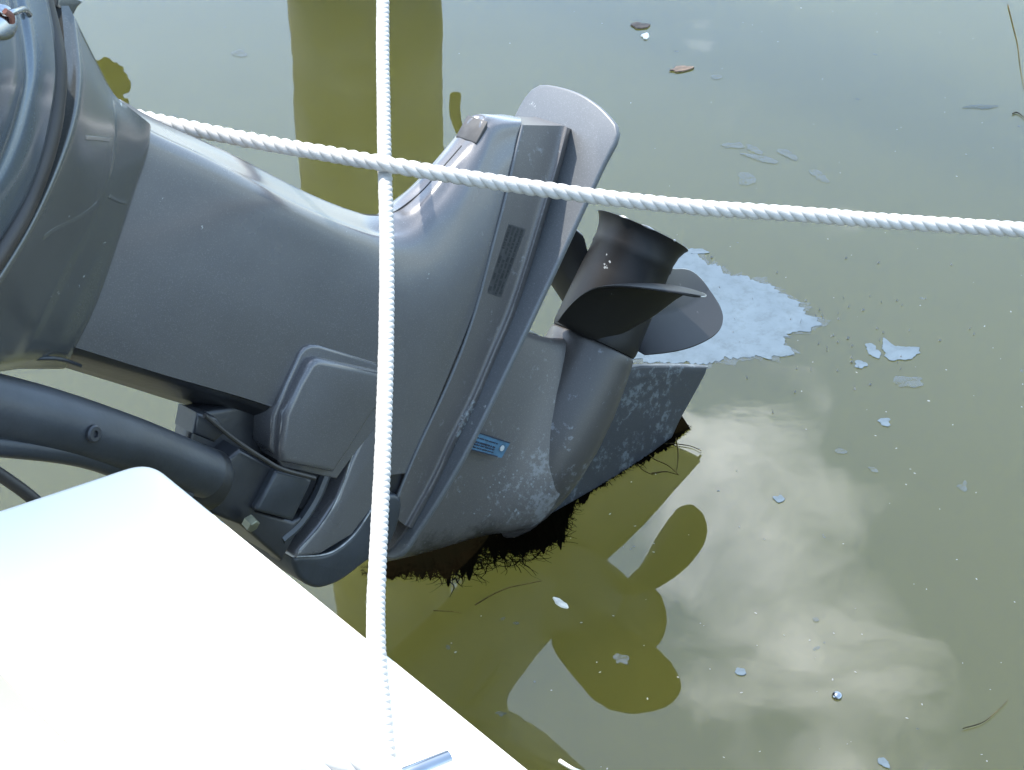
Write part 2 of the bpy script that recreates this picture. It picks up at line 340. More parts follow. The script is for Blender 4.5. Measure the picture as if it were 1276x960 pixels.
# thin seam running along the aft crest
seam_pts = crom([mloc(x, y, 0)+Vector((-.0, .0002, 0)) for x, y in [(425, 259), (445, 266), (463, 268.5), (480, 267.5), (494, 263), (525, 239), (547, 214), (575, 182)]], 60)
mesh_obj('seam', tube_bm(seam_pts, .0007, 8), M['seam'], motor)

PL = -.2005
def plane_l(px, py, Lx):
    o = MRT @ (CAM-MC); d = MRT @ ray(px, py); return o+d*((Lx-o.x)/d.x)
# gearcase upper: text band, fillet and splash plate root
L2 = [(703, 157), (690, 207), (673, 262), (655, 322), (634, 385), (612, 437), (586, 497), (560, 548), (537, 597), (505, 655)]
def off(line, dx, dy, w): return [(x+dx, y+dy, w) for x, y in line]
W1 = [.0195, .0285, .0355, .0395, .0415, .0440, .0455, .0460, .0460, .0450]
W2 = [.0195, .0300, .0365, .0400, .0415, .0430, .0430, .0420, .0400, .0370]
def offw(line, ws, dx, dy, dw): return [(x+dx, y+dy, w+dw) for (x, y), w in zip(line, ws)]
def mixw(f, dw=0): return [(x*(1-f)+a*f, y*(1-f)+b_*f, w*(1-f)+w2*f+dw) for (x, y), (a, b_), w, w2 in zip(LINE1, L2, W1, W2)]
rows = [
 offw(LINE1, W1, -7, -1, -.012),
 offw(LINE1, W1, 0, 0, .0),
 mixw(.12, .0008), mixw(.3, .0008), mixw(.6, .0004), mixw(.88, 0),
 offw(L2, W2, 0, 0, .0012),
 offw(L2, W2, 4, 2, .0050),
 [plane_l(x+9, y+4, PL+.001) for x, y in L2],
]
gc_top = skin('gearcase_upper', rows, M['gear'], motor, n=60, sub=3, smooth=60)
# raised ribs of the two crest lines
from mathutils.bvhtree import BVHTree
_b = {}
def surf(o, px, py, lift=0.0):
    """point where the sight line of a pixel meets a finished part, in motor space"""
    if o.name not in _b: _b[o.name] = BVHTree.FromPolygons([v.co[:] for v in o.data.vertices], [p.vertices[:] for p in o.data.polygons])
    o0 = MRT @ (CAM-MC); d = (MRT @ ray(px, py)).normalized()
    h = _b[o.name].ray_cast(o0, d)
    if h[0] is None: return None
    nn = h[1] if h[1].dot(d) < 0 else -h[1]
    return h[0]+nn*lift
def ridge(name, host, line, r, mat, lift=0.0, n=50, taper=True):
    px = crom([(x, y, 0) for x, y in line], n)
    pts = [q for q in (surf(host, p.x, p.y, lift) for p in px) if q is not None]
    if len(pts) < 4: return None
    for _ in range(2): pts = [pts[0]]+[(pts[i-1]+pts[i]*2+pts[i+1])/4 for i in range(1, len(pts)-1)]+[pts[-1]]
    m = len(pts); rr = [r*(min(1, 6*i/m+.1, 6*(m-1-i)/m+.1) if taper else 1) for i in range(m)]
    return mesh_obj(name, tube_bm(pts, rr, 8), mat, motor)
ridge('moulding_line', gc_top, [(x+1, y) for x, y in LINE1], .0016, M['plate'], taper=False)
def scuff(host, poly, count, size, mat, seed, name='paint_scuff'):
    """thin chips where the paint has flaked, laid on the part"""
    random.seed(seed); bm = bmesh.new(); xs = [p[0] for p in poly]; ys = [p[1] for p in poly]
    def inside(x, y):
        c = False
        for i in range(len(poly)):
            (x1, y1), (x2, y2) = poly[i], poly[i-1]
            if (y1 > y) != (y2 > y) and x < (x2-x1)*(y-y1)/(y2-y1)+x1: c = not c
        return c
    k = 0
    for _ in range(count*6):
        if k >= count: break
        x, y = random.uniform(min(xs), max(xs)), random.uniform(min(ys), max(ys))
        if not inside(x, y): continue
        r = size*random.uniform(.4, 1.2); n = 7; vs = []
        for j in range(n):
            a = 2*math.pi*j/n; q = surf(host, x+math.cos(a)*r*random.uniform(.5, 1.3), y+math.sin(a)*r*random.uniform(.5, 1.6), .0003)
            if q is None: break
            vs.append(q)
        if len(vs) < n or max((vs[j]-vs[j-1]).length for j in range(n)) > .02: continue
        try: bm.faces.new([bm.verts.new(v) for v in vs]); k += 1
        except ValueError: pass
    o = mesh_obj(name, bm, mat, motor, None); o['kind'] = 'stuff'; return o
M['chip'] = pmat('chipped_primer', (.15, .16, .16), .6, vary=.3, vscale=200)
scuff(gc_top, [(590, 500), (602, 505), (585, 535), (570, 556), (566, 552), (576, 520)], 70, 2.2, M['chip'], 5)
scuff(gc_top, [(636, 160), (648, 160), (646, 192), (632, 194)], 16, 2.2, M['chip'], 6)

# anti-ventilation plate
out = [(.02, .071), (.049, .0735), (.064, .070), (.0715, .061), (.083, .033), (.090, 0), (.090, -.037), (.084, -.060), (.063, -.070), (.02, -.071)]
prof = [(PL, a, w) for a, w in out]
prof = [(PL, -.440, .030), (PL, -.40, .046), (PL, -.32, .060), (PL, -.22, .066), (PL, -.10, .069)] + prof + [(PL, -.10, -.069), (PL, -.22, -.066), (PL, -.32, -.060), (PL, -.40, -.046), (PL, -.440, -.030)]
pp = crom(prof, 110, closed=True)
prism_l('anti_ventilation_plate', pp, (.008, 0, 0), M['plate'], motor, bev=.0025, seg=3)

# strut from plate to torpedo : stations along the leg, teardrop sections
def strut():
    st = [(-.205, -.055, -.450, .040), (-.19, -.10, -.452, .034), (-.16, -.158, -.442, .029), (-.12, -.162, -.425, .027), (-.08, -.158, -.405, .029), (-.05, -.150, -.390, .036), (-.02, -.146, -.378, .044), (0.0, -.15, -.370, .046)]
    pts = []
    for L0, a1, a0, hw in crom4(st, 5):
        ring = []
        for k in range(40):
            u = k/40*2*math.pi; c = math.cos(u); s = math.sin(u)
            tt = (1-c)/2                                    # 0 trailing .. 1 leading
            wdt = hw*abs(s)**.8*(.55+.75*tt)*(1.0 if s >= 0 else -1)
            ring.append(Vector((L0, a1+(a0-a1)*tt, wdt)))
        pts.append(ring)
    bm = bmesh.new(); R = [[bm.verts.new(v) for v in r] for r in pts]
    for j in range(len(R)-1):
        for k in range(40): bm.faces.new((R[j][k], R[j][(k+1) % 40], R[j+1][(k+1) % 40], R[j+1][k]))
    bm.faces.new(R[0]); bm.faces.new(list(reversed(R[-1])))
    return bm
def crom4(P, k):
    out = []
    for i in range(len(P)-1):
        a = P[max(i-1, 0)]; b_ = P[i]; c = P[i+1]; e = P[min(i+2, len(P)-1)]
        for q in range(k):
            t_ = q/k; out.append(tuple(.5*((2*b_[j])+(c[j]-a[j])*t_+(2*a[j]-5*b_[j]+4*c[j]-e[j])*t_*t_+(3*b_[j]-a[j]-3*c[j]+e[j])*t_**3) for j in range(4)))
    out.append(P[-1]); return out
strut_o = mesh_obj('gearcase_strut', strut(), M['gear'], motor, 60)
scuff(strut_o, [(560, 610), (620, 585), (700, 590), (700, 620), (640, 645), (590, 640)], 45, 1.2, M['chip'], 8)
tp = [(-.139, .040), (-.139, .0495), (-.142, .0515), (-.15, .0525), (-.175, .055), (-.21, .057), (-.25, .056), (-.285, .052), (-.315, .045), (-.345, .034), (-.365, .023), (-.38, .010), (-.384, .002)]
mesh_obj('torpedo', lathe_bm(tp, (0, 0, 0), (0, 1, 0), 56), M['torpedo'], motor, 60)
sk = [(787, 459), (800, 456.5), (845, 456), (882, 457.5), (880, 466), (866, 492), (848, 524), (838, 546), (800, 575), (760, 600), (690, 640), (650, 600), (700, 480)]
prism('skeg', sk, -.006, .006, M['skeg'], motor, bev=.003)

mesh_obj('worn_highlight_edge', tube_bm(crom([mloc(x, y, 0) for x, y in [(788, 457), (795, 461), (801, 456.5), (845, 455.5), (881, 457.5)]], 40), .0016, 6), M['edge'], motor)
mesh_obj('worn_highlight_edge', tube_bm(crom([mloc(x, y, 0) for x, y in [(650, 408), (668, 417), (682, 425), (691, 422)]], 20), .0010, 6), M['edge'], motor)
# trim pieces : anode cap on the aft crest, decals
an = [mloc(594, 183, .0150), mloc(609, 156, .0150), mloc(609, 156, .0150)+Vector((.004, -.008, 0)), mloc(594, 183, .0150)+Vector((.006, -.006, 0))]
for q in an: q.z = .0150; q += Vector((-.0032, .0030, 0))
prism_l('anode_cap', an, (0, 0, -.030), M['anode'], motor, bev=.001, label='dark grey sacrificial cap at the top of the aft edge')

def decal_quad(name, px, w, thick, mat, parent, label=None):
    pts = [mloc(x, y, w) for x, y in px]
    for q in pts: q.z = w
    return prism_l(name, pts, (0, 0, -thick), mat, parent, bev=.0, smooth=None, label=label)
# moulded text panel : three rows of worn small print, unreadable in the photo
def patch(name, host, quad, nx, ny, lift, mat, parent, label=None):
    bm = bmesh.new(); G = []
    for i in range(nx+1):
        row = []
        for j in range(ny+1):
            u, v = i/nx, j/ny; A, B, Cc, D = quad
            x = (A[0]*(1-u)+B[0]*u)*(1-v)+(D[0]*(1-u)+Cc[0]*u)*v; y = (A[1]*(1-u)+B[1]*u)*(1-v)+(D[1]*(1-u)+Cc[1]*u)*v
            q = surf(host, x, y, lift)
            row.append(bm.verts.new(q) if q else None)
        G.append(row)
    for i in range(nx):
        for j in range(ny):
            f = [G[i][j], G[i+1][j], G[i+1][j+1], G[i][j+1]]
            if all(f): bm.faces.new(f)
    bmesh.ops.solidify(bm, geom=bm.faces[:], thickness=.0003)
    return mesh_obj(name, bm, mat, parent, None, label)
tpn = patch('text_panel', gc_top, [(634, 279), (655, 286), (624, 371), (607, 365)], 4, 16, .0002, M['panel'], motor, 'narrow warning panel with rows of worn small print')
random.seed(3)
for rr in range(4):
    f = .10+rr*.24; y0 = 0.02
    while y0 < .95:
        ln = random.uniform(.02, .09)
        if random.random() < .9:
            P_t = lambda f_, v: (634+(655-634)*f_+(607-634)*v+((624-655)-(607-634))*f_*v, 279+7*f_+86*v)
            ff = f+random.uniform(-.01, .01); hw = random.uniform(.045, .085)
            patch('print_mark', gc_top, [P_t(ff-hw, y0), P_t(ff+hw, y0), P_t(ff+hw, min(.98, y0+ln)), P_t(ff-hw, min(.98, y0+ln))], 1, 2, .0005, M['print'], tpn)
        y0 += ln+random.uniform(.004, .02)

# blue label plate on the strut
def strut_w(px, py):
    return .0365
dec = decal_quad('label_plate', [(587, 536), (636, 552), (625, 571), (573, 557)], .0385, .0020, M['decal'], motor, 'faded blue label with rows of black print and a worn white spot')
def lerp2(a, b_, f): return (a[0]+(b_[0]-a[0])*f, a[1]+(b_[1]-a[1])*f)
def bar(u0, u1, v, h, mat=M['decal_ink']):
    A, B, Cc, D = (587, 536), (636, 552), (625, 571), (573, 557)
    P = lambda u, v_: lerp2(lerp2(A, B, u), lerp2(D, Cc, u), v_)
    decal_quad('print_mark', [P(u0, v-h), P(u1, v-h), P(u1, v+h), P(u0, v+h)], .0392, .0007, mat, dec)
bar(.0, 1, .02, .035); bar(.0, .9, .98, .03)
for v, hh in ((.28, .035), (.52, .05), (.66, .04), (.82, .035)):
    u = .03
    while u < .76:
        d = random.uniform(.02, .07); bar(u, min(u+d, .8), v, hh); u += d+random.uniform(.01, .03)
pc = mloc(626, 559, .0398)
mesh_obj('worn_spot', lathe_bm([(-.0008, .0035), (0, .0032)], pc, (0, 0, 1), 16), M['white_dot'], dec)

# lower fairing panels and bracket
prism('swivel_bracket', [(243, 514), (330, 500), (430, 540), (466, 500), (470, 560), (440, 620), (405, 670), (352, 702), (320, 665), (262, 640), (225, 585)], .005, .030, M['dark'], motor, bev=.006)
fair = [(470, 470), (466, 510), (452, 545), (438, 575), (420, 622), (398, 655), (370, 688), (368, 697), (400, 692), (440, 668), (472, 625), (481, 600), (484, 540), (480, 480)]
prism('lower_fairing', fair, -.055, .0555, M['paint'], motor, bev=.007, seg=4)
prism('fairing_rim', [(470, 622), (444, 662), (420, 684), (400, 692), (368, 694), (369, 712), (378, 726), (395, 734), (412, 731), (430, 722), (459, 700), (480, 690), (497, 655), (500, 620)], -.050, .050, M['bracket'], motor, bev=.009, seg=4, round_n=60)
mesh_obj('moulding_line', tube_bm(crom([mloc(x, y, .0558) for x, y in [(453, 530), (438, 571), (420, 622), (399, 656), (372, 686)]], 40), .0009, 8), M['edge'], motor)
mesh_obj('moulding_line', tube_bm(crom([mloc(x, y, .0548) for x, y in [(470, 624), (444, 663), (421, 684), (400, 692), (370, 694)]], 40), .0010, 8), M['edge'], motor)
# rectangular mount cover
cov = [(340, 520), (358, 476), (374, 441), (380, 434), (388, 430.5), (398, 431), (470, 453), (480, 520), (440, 570), (420, 598), (352, 583), (337, 558)]
prism('cover_flange', cov, .02, .0575, M['paint'], motor, bev=.003, seg=4)
cov2 = [(356, 518), (374, 478), (387, 455), (392, 450), (398, 448), (405, 449), (474, 464), (480, 500), (465, 516), (440, 556), (417, 590), (352, 577), (350, 560)]
prism('mount_cover', cov2, .03, .068, M['paint'], motor, bev=.006, seg=4)
# bracket pieces
prism('lower_mount', [(345, 586), (391, 598), (366, 650), (318, 637)], .0, .064, M['bracket'], motor, bev=.004)
mesh_obj('mount_strip', tube_bm(crom([mloc(x, y, .052) for x, y in [(405, 592), (392, 622), (372, 652), (350, 672)]], 20), .006, 8), M['bracket'], motor)
prism('bracket_body', [(300, 560), (345, 585), (320, 637), (366, 650), (385, 640), (352, 700), (300, 655), (262, 640), (250, 600)], -.02, .056, M['dark'], motor, bev=.004)
arm = crom([mloc(-160, 470, .10), mloc(-40, 498, .10), mloc(60, 522, .10), mloc(150, 550, .10), mloc(215, 574, .095), mloc(255, 590, .09)], 40)
mesh_obj('steering_arm', tube_bm(arm, [.027-.004*i/39 for i in range(40)], 32), M['bracket'], motor, 60)
mesh_obj('arm_lower_rib', tube_bm(crom([mloc(-160, 540, .105), mloc(0, 553, .105), mloc(100, 566, .105), mloc(170, 590, .10), mloc(230, 615, .095)], 40), .011, 20), M['bracket'], motor, 60)
ax = (mloc(300, 612, .08)-mloc(200, 575, .08)).normalized(); o0 = mloc(214, 582, .075)
mesh_obj('pivot_boss', lathe_bm([(0, .022), (.0, .027), (.003, .029), (.048, .029), (.051, .027), (.051, .015)], o0, ax, 40), M['dark'], motor)
prism('stop_block', [(246, 515), (270, 521), (284, 538), (268, 552), (241, 541)], .035, .065, M['dark'], motor, bev=.003)
hp = mloc(118, 541, .127); mesh_obj('arm_screw', lathe_bm([(-.003, .0075), (.0, .0075), (.0012, .006), (.0012, .003), (-.001, .0025)], hp, (0.1, .25, 1), 20), M['dark'], motor)
nb = mloc(312, 652, .07); mesh_obj('pivot_nut', lathe_bm([(-.004, .0072), (.005, .0072), (.006, .006)], nb, (.2, -.3, 1), 6), M['brass'], motor, 20, 'pale zinc nut under the bracket')
hose = crom([mloc(-80, 560, .12), mloc(-30, 575, .12), mloc(15, 602, .12), mloc(50, 630, .12), mloc(80, 665, .11), mloc(120, 720, .08)], 40)
mesh_obj('rubber_hose', tube_bm(hose, .0055, 14), M['rubber'], motor)
mesh_obj('tilt_cable', tube_bm(crom([mloc(255, 518, .075), mloc(295, 550, .072), mloc(330, 573, .07), mloc(352, 585, .07), mloc(392, 596, .068)], 40), .0022, 10), M['rubber'], motor)
mesh_obj('link_rod', tube_bm(crom([mloc(-60, 440, .06), mloc(20, 447, .06), mloc(70, 447, .06), mloc(100, 456, .045)], 20), .0018, 10), M['bracket'], motor)

# cowling: apron panel, seal, upper cowl
rows = [
 [(188, 158, .048), (184, 192, .048), (166, 245, .049), (125, 368, .050), (94, 433, .048), (80, 460, .030)],
 [(186, 154, .052), (182, 191, .055), (163, 246, .056), (121, 367, .056), (88, 433, .054), (74, 460, .033)],
 [(166, 138, .060), (168, 184, .066), (150, 246, .068), (106, 352, .066), (70, 432, .063), (54, 460, .04)],
 [(146, 122, .068), (150, 162, .078), (136, 242, .083), (90, 338, .083), (44, 432, .080), (32, 460, .05)],
 [(136, 108, .0715), (143, 157, .0825), (129, 241, .089), (80, 334, .089), (34, 432, .086), (24, 460, .055)],
 [(128, 92, .078), (136, 148, .092), (121, 236, .102), (69, 325, .103), (18, 436, .101), (10, 462, .065)],
 [(112, 60, .095), (119, 120, .114), (105, 215, .127), (50, 318, .129), (-15, 440, .125), (-30, 468, .09)],
 [(100, 36, .108), (105, 107, .132), (90, 184, .146), (42, 292, .150), (-38, 422, .148), (-58, 470, .11)],
 [(94, 24, .110), (99, 102, .135), (84, 178, .149), (36, 288, .154), (-45, 418, .152), (-65, 470, .11)],
 [(84, 4, .104), (90, 94, .130), (77, 170, .144), (28, 282, .149), (-58, 412, .147), (-84, 470, .11)],
 [(74, -18, .098), (81, 80, .124), (70, 160, .138), (22, 274, .144), (-72, 404, .142), (-100, 470, .11)],
]
apron = skin('cowling_apron', rows, M['apron'], motor, n=60, sub=4, smooth=60)
for ln, rr in (([(118, 72), (132, 100), (140, 120), (144.5, 157), (141, 200), (131, 241)], .0016), ([(131, 242), (112, 262), (90, 276), (64, 289), (42, 308)], .0018), ([(100, 172), (120, 173), (143, 176)], .0013), ([(132, 243), (146, 250), (162, 254)], .0016)):
    ridge('moulding_line', apron, ln, rr*2.6, M['apron'], lift=-rr*2.1, n=40)
seal = crom([mloc(x, y, w) for x, y, w in [(30, -90, .118), (47, -15, .130), (60, 35, .138), (68, 78, .146), (67, 125, .152), (58, 178, .158), (38, 238, .162), (10, 295, .166), (-40, 370, .166), (-110, 450, .16)]], 70)
mesh_obj('cowling_seal', tube_bm(seal, .0088, 16, flat=1.0), M['rubber'], motor, 60, 'black rubber seal between the upper cowling and its apron')
rows = [
 [(40, -90, .13), (56, -20, .146), (70, 60, .156), (68, 125, .166), (40, 232, .172), (-40, 360, .172), (-110, 450, .16)],
 [(25, -95, .14), (38, -20, .158), (54, 60, .172), (52, 125, .180), (24, 226, .186), (-60, 350, .186), (-130, 440, .175)],
 [(5, -100, .150), (26, -20, .164), (42, 60, .178), (40, 122, .186), (8, 220, .192), (-75, 345, .192), (-150, 430, .18)],
 [(-15, -100, .152), (14, -20, .164), (30, 60, .178), (27, 120, .186), (-8, 215, .192), (-90, 340, .192), (-170, 430, .18)],
 [(-40, -110, .165), (-2, -20, .182), (14, 60, .198), (10, 118, .206), (-24, 210, .212), (-110, 335, .212), (-190, 430, .20)],
 [(-90, -120, .18), (-45, -20, .205), (-30, 60, .222), (-35, 120, .23), (-65, 205, .236), (-150, 325, .236), (-230, 430, .22)],
 [(-140, -120, .17), (-95, -20, .19), (-85, 60, .205), (-90, 120, .21), (-120, 200, .215), (-200, 320, .215), (-280, 430, .20)],
 [(-230, -120, .13), (-190, -20, .15), (-180, 60, .16), (-185, 120, .16), (-210, 200, .165), (-290, 320, .165), (-370, 430, .15)],
 [(-300, -60, .05), (-280, 20, .05), (-275, 100, .05), (-280, 160, .05), (-300, 240, .05), (-370, 330, .05), (-430, 400, .05)],
]
skin('upper_cowling', rows, M['cowl'], motor, n=60, sub=4, smooth=60)
# latch at the picture's top left: a chrome link with a red cable end
lt = mesh_obj('cowling_latch', tube_bm(crom([mloc(-4, 12, .20), mloc(8, 17, .203), mloc(18, 15, .20), mloc(29, 12, .185), mloc(36, 18, .175)], 24), .0026, 12), M['steel'], motor, 60, 'small worn metal latch on the cowling')
mesh_obj('latch_pin', tube_bm(crom([mloc(6, 14, .207), mloc(14, 20, .206), mloc(15, 28, .204)], 12), .0022, 8), M['gasket'], lt)
mesh_obj('latch_plate', lathe_bm([(-.004, .012), (0, .012), (.002, .009)], mloc(4, 28, .203), (0, .3, 1), 20), M['steel'], lt)
prism('cowling_lug', [(74, -12), (106, 2), (98, 10), (90, 25), (70, 8)], .06, .105, M['apron'], motor, bev=.003)

# propeller
hubp = [(-.138, .030), (-.138, .0500), (-.134, .0512), (-.125, .0512), (-.09, .0502), (-.06, .0492), (-.034, .0478), (-.0325, .0488), (-.024, .0482), (-.012, .0500), (-.004, .0535), (0, .0565), (.0005, .0560), (-.006, .0510), (-.016, .0460), (-.05, .0440), (-.11, .042)]
bm = lathe_bm(hubp[:-1], (0, 0, 0), (0, 1, 0), 72)
prop = mesh_obj('propeller', bm, M['prop'], motor, 45, 'black three bladed propeller with flared exhaust hub')
bm = lathe_bm([(-.05, .018), (-.045, .018), (-.02, .017), (-.018, .014), (-.018, .008), (-.008, .008), (-.007, .006)], (0, 0, 0), (0, 1, 0), 24)
mesh_obj('propeller_nut', bm, M['edge'], prop)
BLADES = [[0.2518, 0.1297, 0.0736, 0.2753, 0.0142, 0.1753, -0.0854, 0.0599, 0.0355, -0.2902, 0.5754, 0.0321],
          [0.2406, 0.0376, 0.0405, 0.6695, -0.0195, 0.1473, -0.0827, 0.0693, 0.0474, -0.4048, 0.2953, -0.037],
          [0.2462, 0.0837, 0.0571, 0.4724, -0.0026, 0.16, -0.084, 0.0646, 0.0415, -0.3475, 0.4354, -0.0025]]
for a0, a1 in ((131, 147), (163, 176), (100, 104)):  # short bright arcs painted as highlights along the near hub rim
    mesh_obj('worn_highlight_edge', tube_bm([Vector((.0566*math.cos(math.radians(a0+(a1-a0)*k/14)), .0002, .0566*math.sin(math.radians(a0+(a1-a0)*k/14)))) for k in range(15)], [.0003+.0012*math.sin(math.pi*k/14) for k in range(15)], 8), M['edge'], prop)
for hx in (785, 766):      # scuff on the hub side
    pass
scuff(prop, [(756, 312), (764, 318), (757, 340), (751, 337)], 7, 1.5, M['chip'], 31)
def blade(turn, BQ):
    phi0, pt, pl, rk, c2, R1, Ac, wl, wt, sk, pk, rk2 = BQ; nr, nc = 44, 30
    def pos(s_, v):
        rho = .046+(R1-.046)*s_
        prof = .62+.38*math.sin(s_/pk*math.pi/2) if s_ < pk else math.sqrt(max(0, 1-((s_-pk)/(1-pk))**3.2))
        d_ = v*(wl if v > 0 else wt)*prof/max(rho, .06); A = Ac-(pl if d_ > 0 else pt)*d_+rk*(rho-.05)+rk2*s_*s_+c2*d_*d_; A -= (.046 if 1 < turn < 3 else .0)*max(0, 1-s_/.62)**1.6; f = phi0+turn+d_+sk*s_
        return Vector((rho*math.cos(f), max(A, -.136) if s_ < .3 else A, rho*math.sin(f)))
    sv = [1-(1-i/nr)**1.6 for i in range(nr+1)]; bm = bmesh.new(); G = [[], []]
    P = [[pos(s_, -1+2*j/nc) for j in range(nc+1)] for s_ in sv]
    for side in (0, 1):
        for i in range(nr+1):
            row = []
            for j in range(nc+1):
                a = P[min(i+1, nr-1)][j]-P[max(min(i, nr-1)-1, 0)][j]; c = P[min(i, nr-1)][min(j+1, nc)]-P[min(i, nr-1)][max(j-1, 0)]
                nn = a.cross(c); nn = nn.normalized() if nn.length > 1e-12 else Vector((0, 1, 0))
                v = -1+2*j/nc; th = (.0030*(1-sv[i])+.0010)*(1-abs(v)**4)+.0007
                row.append(bm.verts.new(P[i][j]+nn*(th if side else -th)))
            G[side].append(row)
    for i in range(nr):
        for j in range(nc):
            for side in (0, 1):
                q = G[side]; bm.faces.new((q[i][j], q[i+1][j], q[i+1][j+1], q[i][j+1]))
    for j in (0, nc):
        for i in range(nr): bm.faces.new((G[0][i][j], G[0][i+1][j], G[1][i+1][j], G[1][i][j]))
    for i in (0, nr):
        for j in range(nc): bm.faces.new((G[0][i][j], G[0][i][j+1], G[1][i][j+1], G[1][i][j]))
    bmesh.ops.remove_doubles(bm, verts=bm.verts[:], dist=1e-6)
    edge = [P[i][0] for i in range(0, nr)]
    return bm, edge
for k in range(3):
    bm, ed = blade(math.radians(120*k), BLADES[k]); bl_ = mesh_obj('blade', bm, M['prop'], prop, 50)
    mesh_obj('worn_highlight_edge', tube_bm(crom(ed[4:-2], 50), .0009, 6), M['edge'], prop)

# weed growing on the submerged leading edge
random.seed(11)
bm = bmesh.new()
epx = [(462, 706), (505, 702), (560, 684), (605, 662), (650, 655), (690, 642), (712, 606), (760, 578), (810, 553), (850, 528)]
edge = crom([water_at(x, y, .004) for x, y in epx], 400)
spread = [.022, .048, .072, .085, .075, .052, .040, .034, .030, .012]
def sp(i):
    f = i/399*9; k = min(8, int(f)); return spread[k]+(spread[k+1]-spread[k])*(f-k)
# matted mass
top = []; bot = []
for i, p in enumerate(edge):
    w_ = sp(i)*(.52+.75*noise.noise(Vector((i*.05, 3, 0)))+.35*noise.noise(Vector((i*.21, 9, 0)))+.07*noise.noise(Vector((i*.7, 5, 0))))
    bot.append(bm.verts.new(p+Vector((.010, -max(.004, w_), -.0028)))); top.append(bm.verts.new(p+Vector((-.004, .03, .0015))))
for i in range(399): bm.faces.new((top[i], top[i+1], bot[i+1], bot[i]))
for i in range(0, 400):
    p = edge[i]; L0 = sp(i)*(.75+.9*abs(noise.noise(Vector((i*.045, 1, 2)))))
    for q in range(9):
        base = p+Vector((random.uniform(-.012, .012), random.uniform(-.6, .1)*L0, 0)); ang = math.radians(random.gauss(-62, 48)+60*noise.noise(Vector((i*.06, 7, 1))))
        ln = L0*random.uniform(.10, .38)*(1.6 if random.random() < .04 else 1); d = Vector((math.cos(ang), math.sin(ang), 0)); nrm = Vector((-d.y, d.x, 0)); wd = random.uniform(.0003, .0011)
        prev = None; pos = base.copy(); z0 = random.uniform(.0012, .003); curl = random.gauss(0, .25)
        for s_ in range(7):
            t_ = s_/6; pos2 = Vector((pos.x, pos.y, z0)); wq = wd*(1-t_*.7)
            cur = (bm.verts.new(pos2+nrm*wq), bm.verts.new(pos2-nrm*wq))
            if prev: bm.faces.new((prev[0], prev[1], cur[1], cur[0]))
            prev = cur; d = (Matrix.Rotation(curl+random.gauss(0, .3), 3, 'Z') @ d).normalized(); nrm = Vector((-d.y, d.x, 0)); pos = pos+d*ln/6
o = mesh_obj('weed_growth', bm, M['weed'], None, None); tag(o, kind='stuff')
o.parent = motor; o.matrix_parent_inverse = motor.matrix_world.inverted()
o['label'] = 'dark feathery weed growing along the waterline of the gearcase'

# ------------------------------------------------------------------ ropes
def strand_rope(name, path, r, lay, parent=None, mat=M['rope'], n_per=10, seg=10, strands=3, hand=1):
    L0 = sum((path[i+1]-path[i]).length for i in range(len(path)-1)); n = max(20, int(L0/lay*n_per*2))
    P = crom(path, n) if len(path) > 2 else [path[0].lerp(path[1], i/(n-1)) for i in range(n)]
    ref = (P[1]-P[0]).normalized().orthogonal().normalized(); fr = []; s = 0
    for i in range(n):
        T = (P[min(i+1, n-1)]-P[max(i-1, 0)]).normalized(); ref = (ref-T*ref.dot(T)).normalized(); fr.append((P[i], ref.copy(), T.cross(ref), s)); s += (P[min(i+1, n-1)]-P[i]).length
    obs = []; rs = r*.585; rc = r-rs
    for k in range(strands):
        pts = []
        for p, u, v, s in fr:
            wob = noise.noise(Vector((s*9, 1.7, 0)))*.35+noise.noise(Vector((s*40, k*3.1, 0)))*.12
            a = hand*2*math.pi*s/lay+2*math.pi*k/strands+wob
            sag = Vector((noise.noise(Vector((s*6, 4, 0))), noise.noise(Vector((s*6, 9, 0))), noise.noise(Vector((s*6, 14, 0)))))*.0011
            pts.append(p+sag+(u*math.cos(a)+v*math.sin(a))*rc*(1+.07*noise.noise(Vector((s*55, k*5.0, 2)))))
        obs.append(tube_bm(pts, [rs*(1+.09*noise.noise(Vector((i_*.21, k*7.0, 0)))) for i_ in range(len(pts))], seg))
    fz = bmesh.new()
    for _ in range(int(L0*700)):
        p, u, v, s = fr[random.randrange(1, n-1)]; a = random.uniform(0, 2*math.pi); d = u*math.cos(a)+v*math.sin(a)
        T = (fr[min(n-1, 5)][0]-fr[0][0]).normalized(); q = p+d*r*.96; e = q+d*r*random.uniform(.04, .22)+T*random.uniform(-.5, .5)*r; w_ = T.cross(d)*.00012
        fz.faces.new([fz.verts.new(q-w_), fz.verts.new(q+w_), fz.verts.new(e)])
    obs.append(fz)
    return obs
def make_rope(name, label, path, r, lay, mat, **k):
    e = empty(name, path[0]); tag(e, label, 'rope')
    bms = strand_rope(name, [p-path[0] for p in path], r, lay, **k)
    for bm_ in bms[:-1]: mesh_obj('strand', bm_, mat, e, 60)
    mesh_obj('fuzz', bms[-1], mat, e, None)['kind'] = 'stuff'
    return e
hp = [(-500, -20, 1.95), (-60, 95, 1.86), (60, 120, 1.84), (183, 149, 1.80), (300, 172, 1.78), (400, 190, 1.755), (480, 205, 1.735), (560, 219, 1.735), (700, 239, 1.755), (850, 257, 1.77), (1000, 268, 1.78), (1150, 279, 1.79), (1290, 288, 1.79), (1420, 297, 1.79), (1800, 322, 1.80), (2400, 350, 1.85)]
make_rope('mooring_line', 'white twisted rope running left to right in front of the motor and over the water', [deep(*p) for p in hp], .0077, .0350, M['rope2'], hand=1)
vp = [(476, -120, 2.02), (477, 0, 1.93), (478, 100, 1.85), (479, 205, 1.757), (482, 300, 1.684), (481, 440, 1.577), (478, 560, 1.485), (472, 660, 1.408), (468, 740, 1.345), (470, 820, 1.270), (477, 900, 1.210), (480, 940, 1.185)]
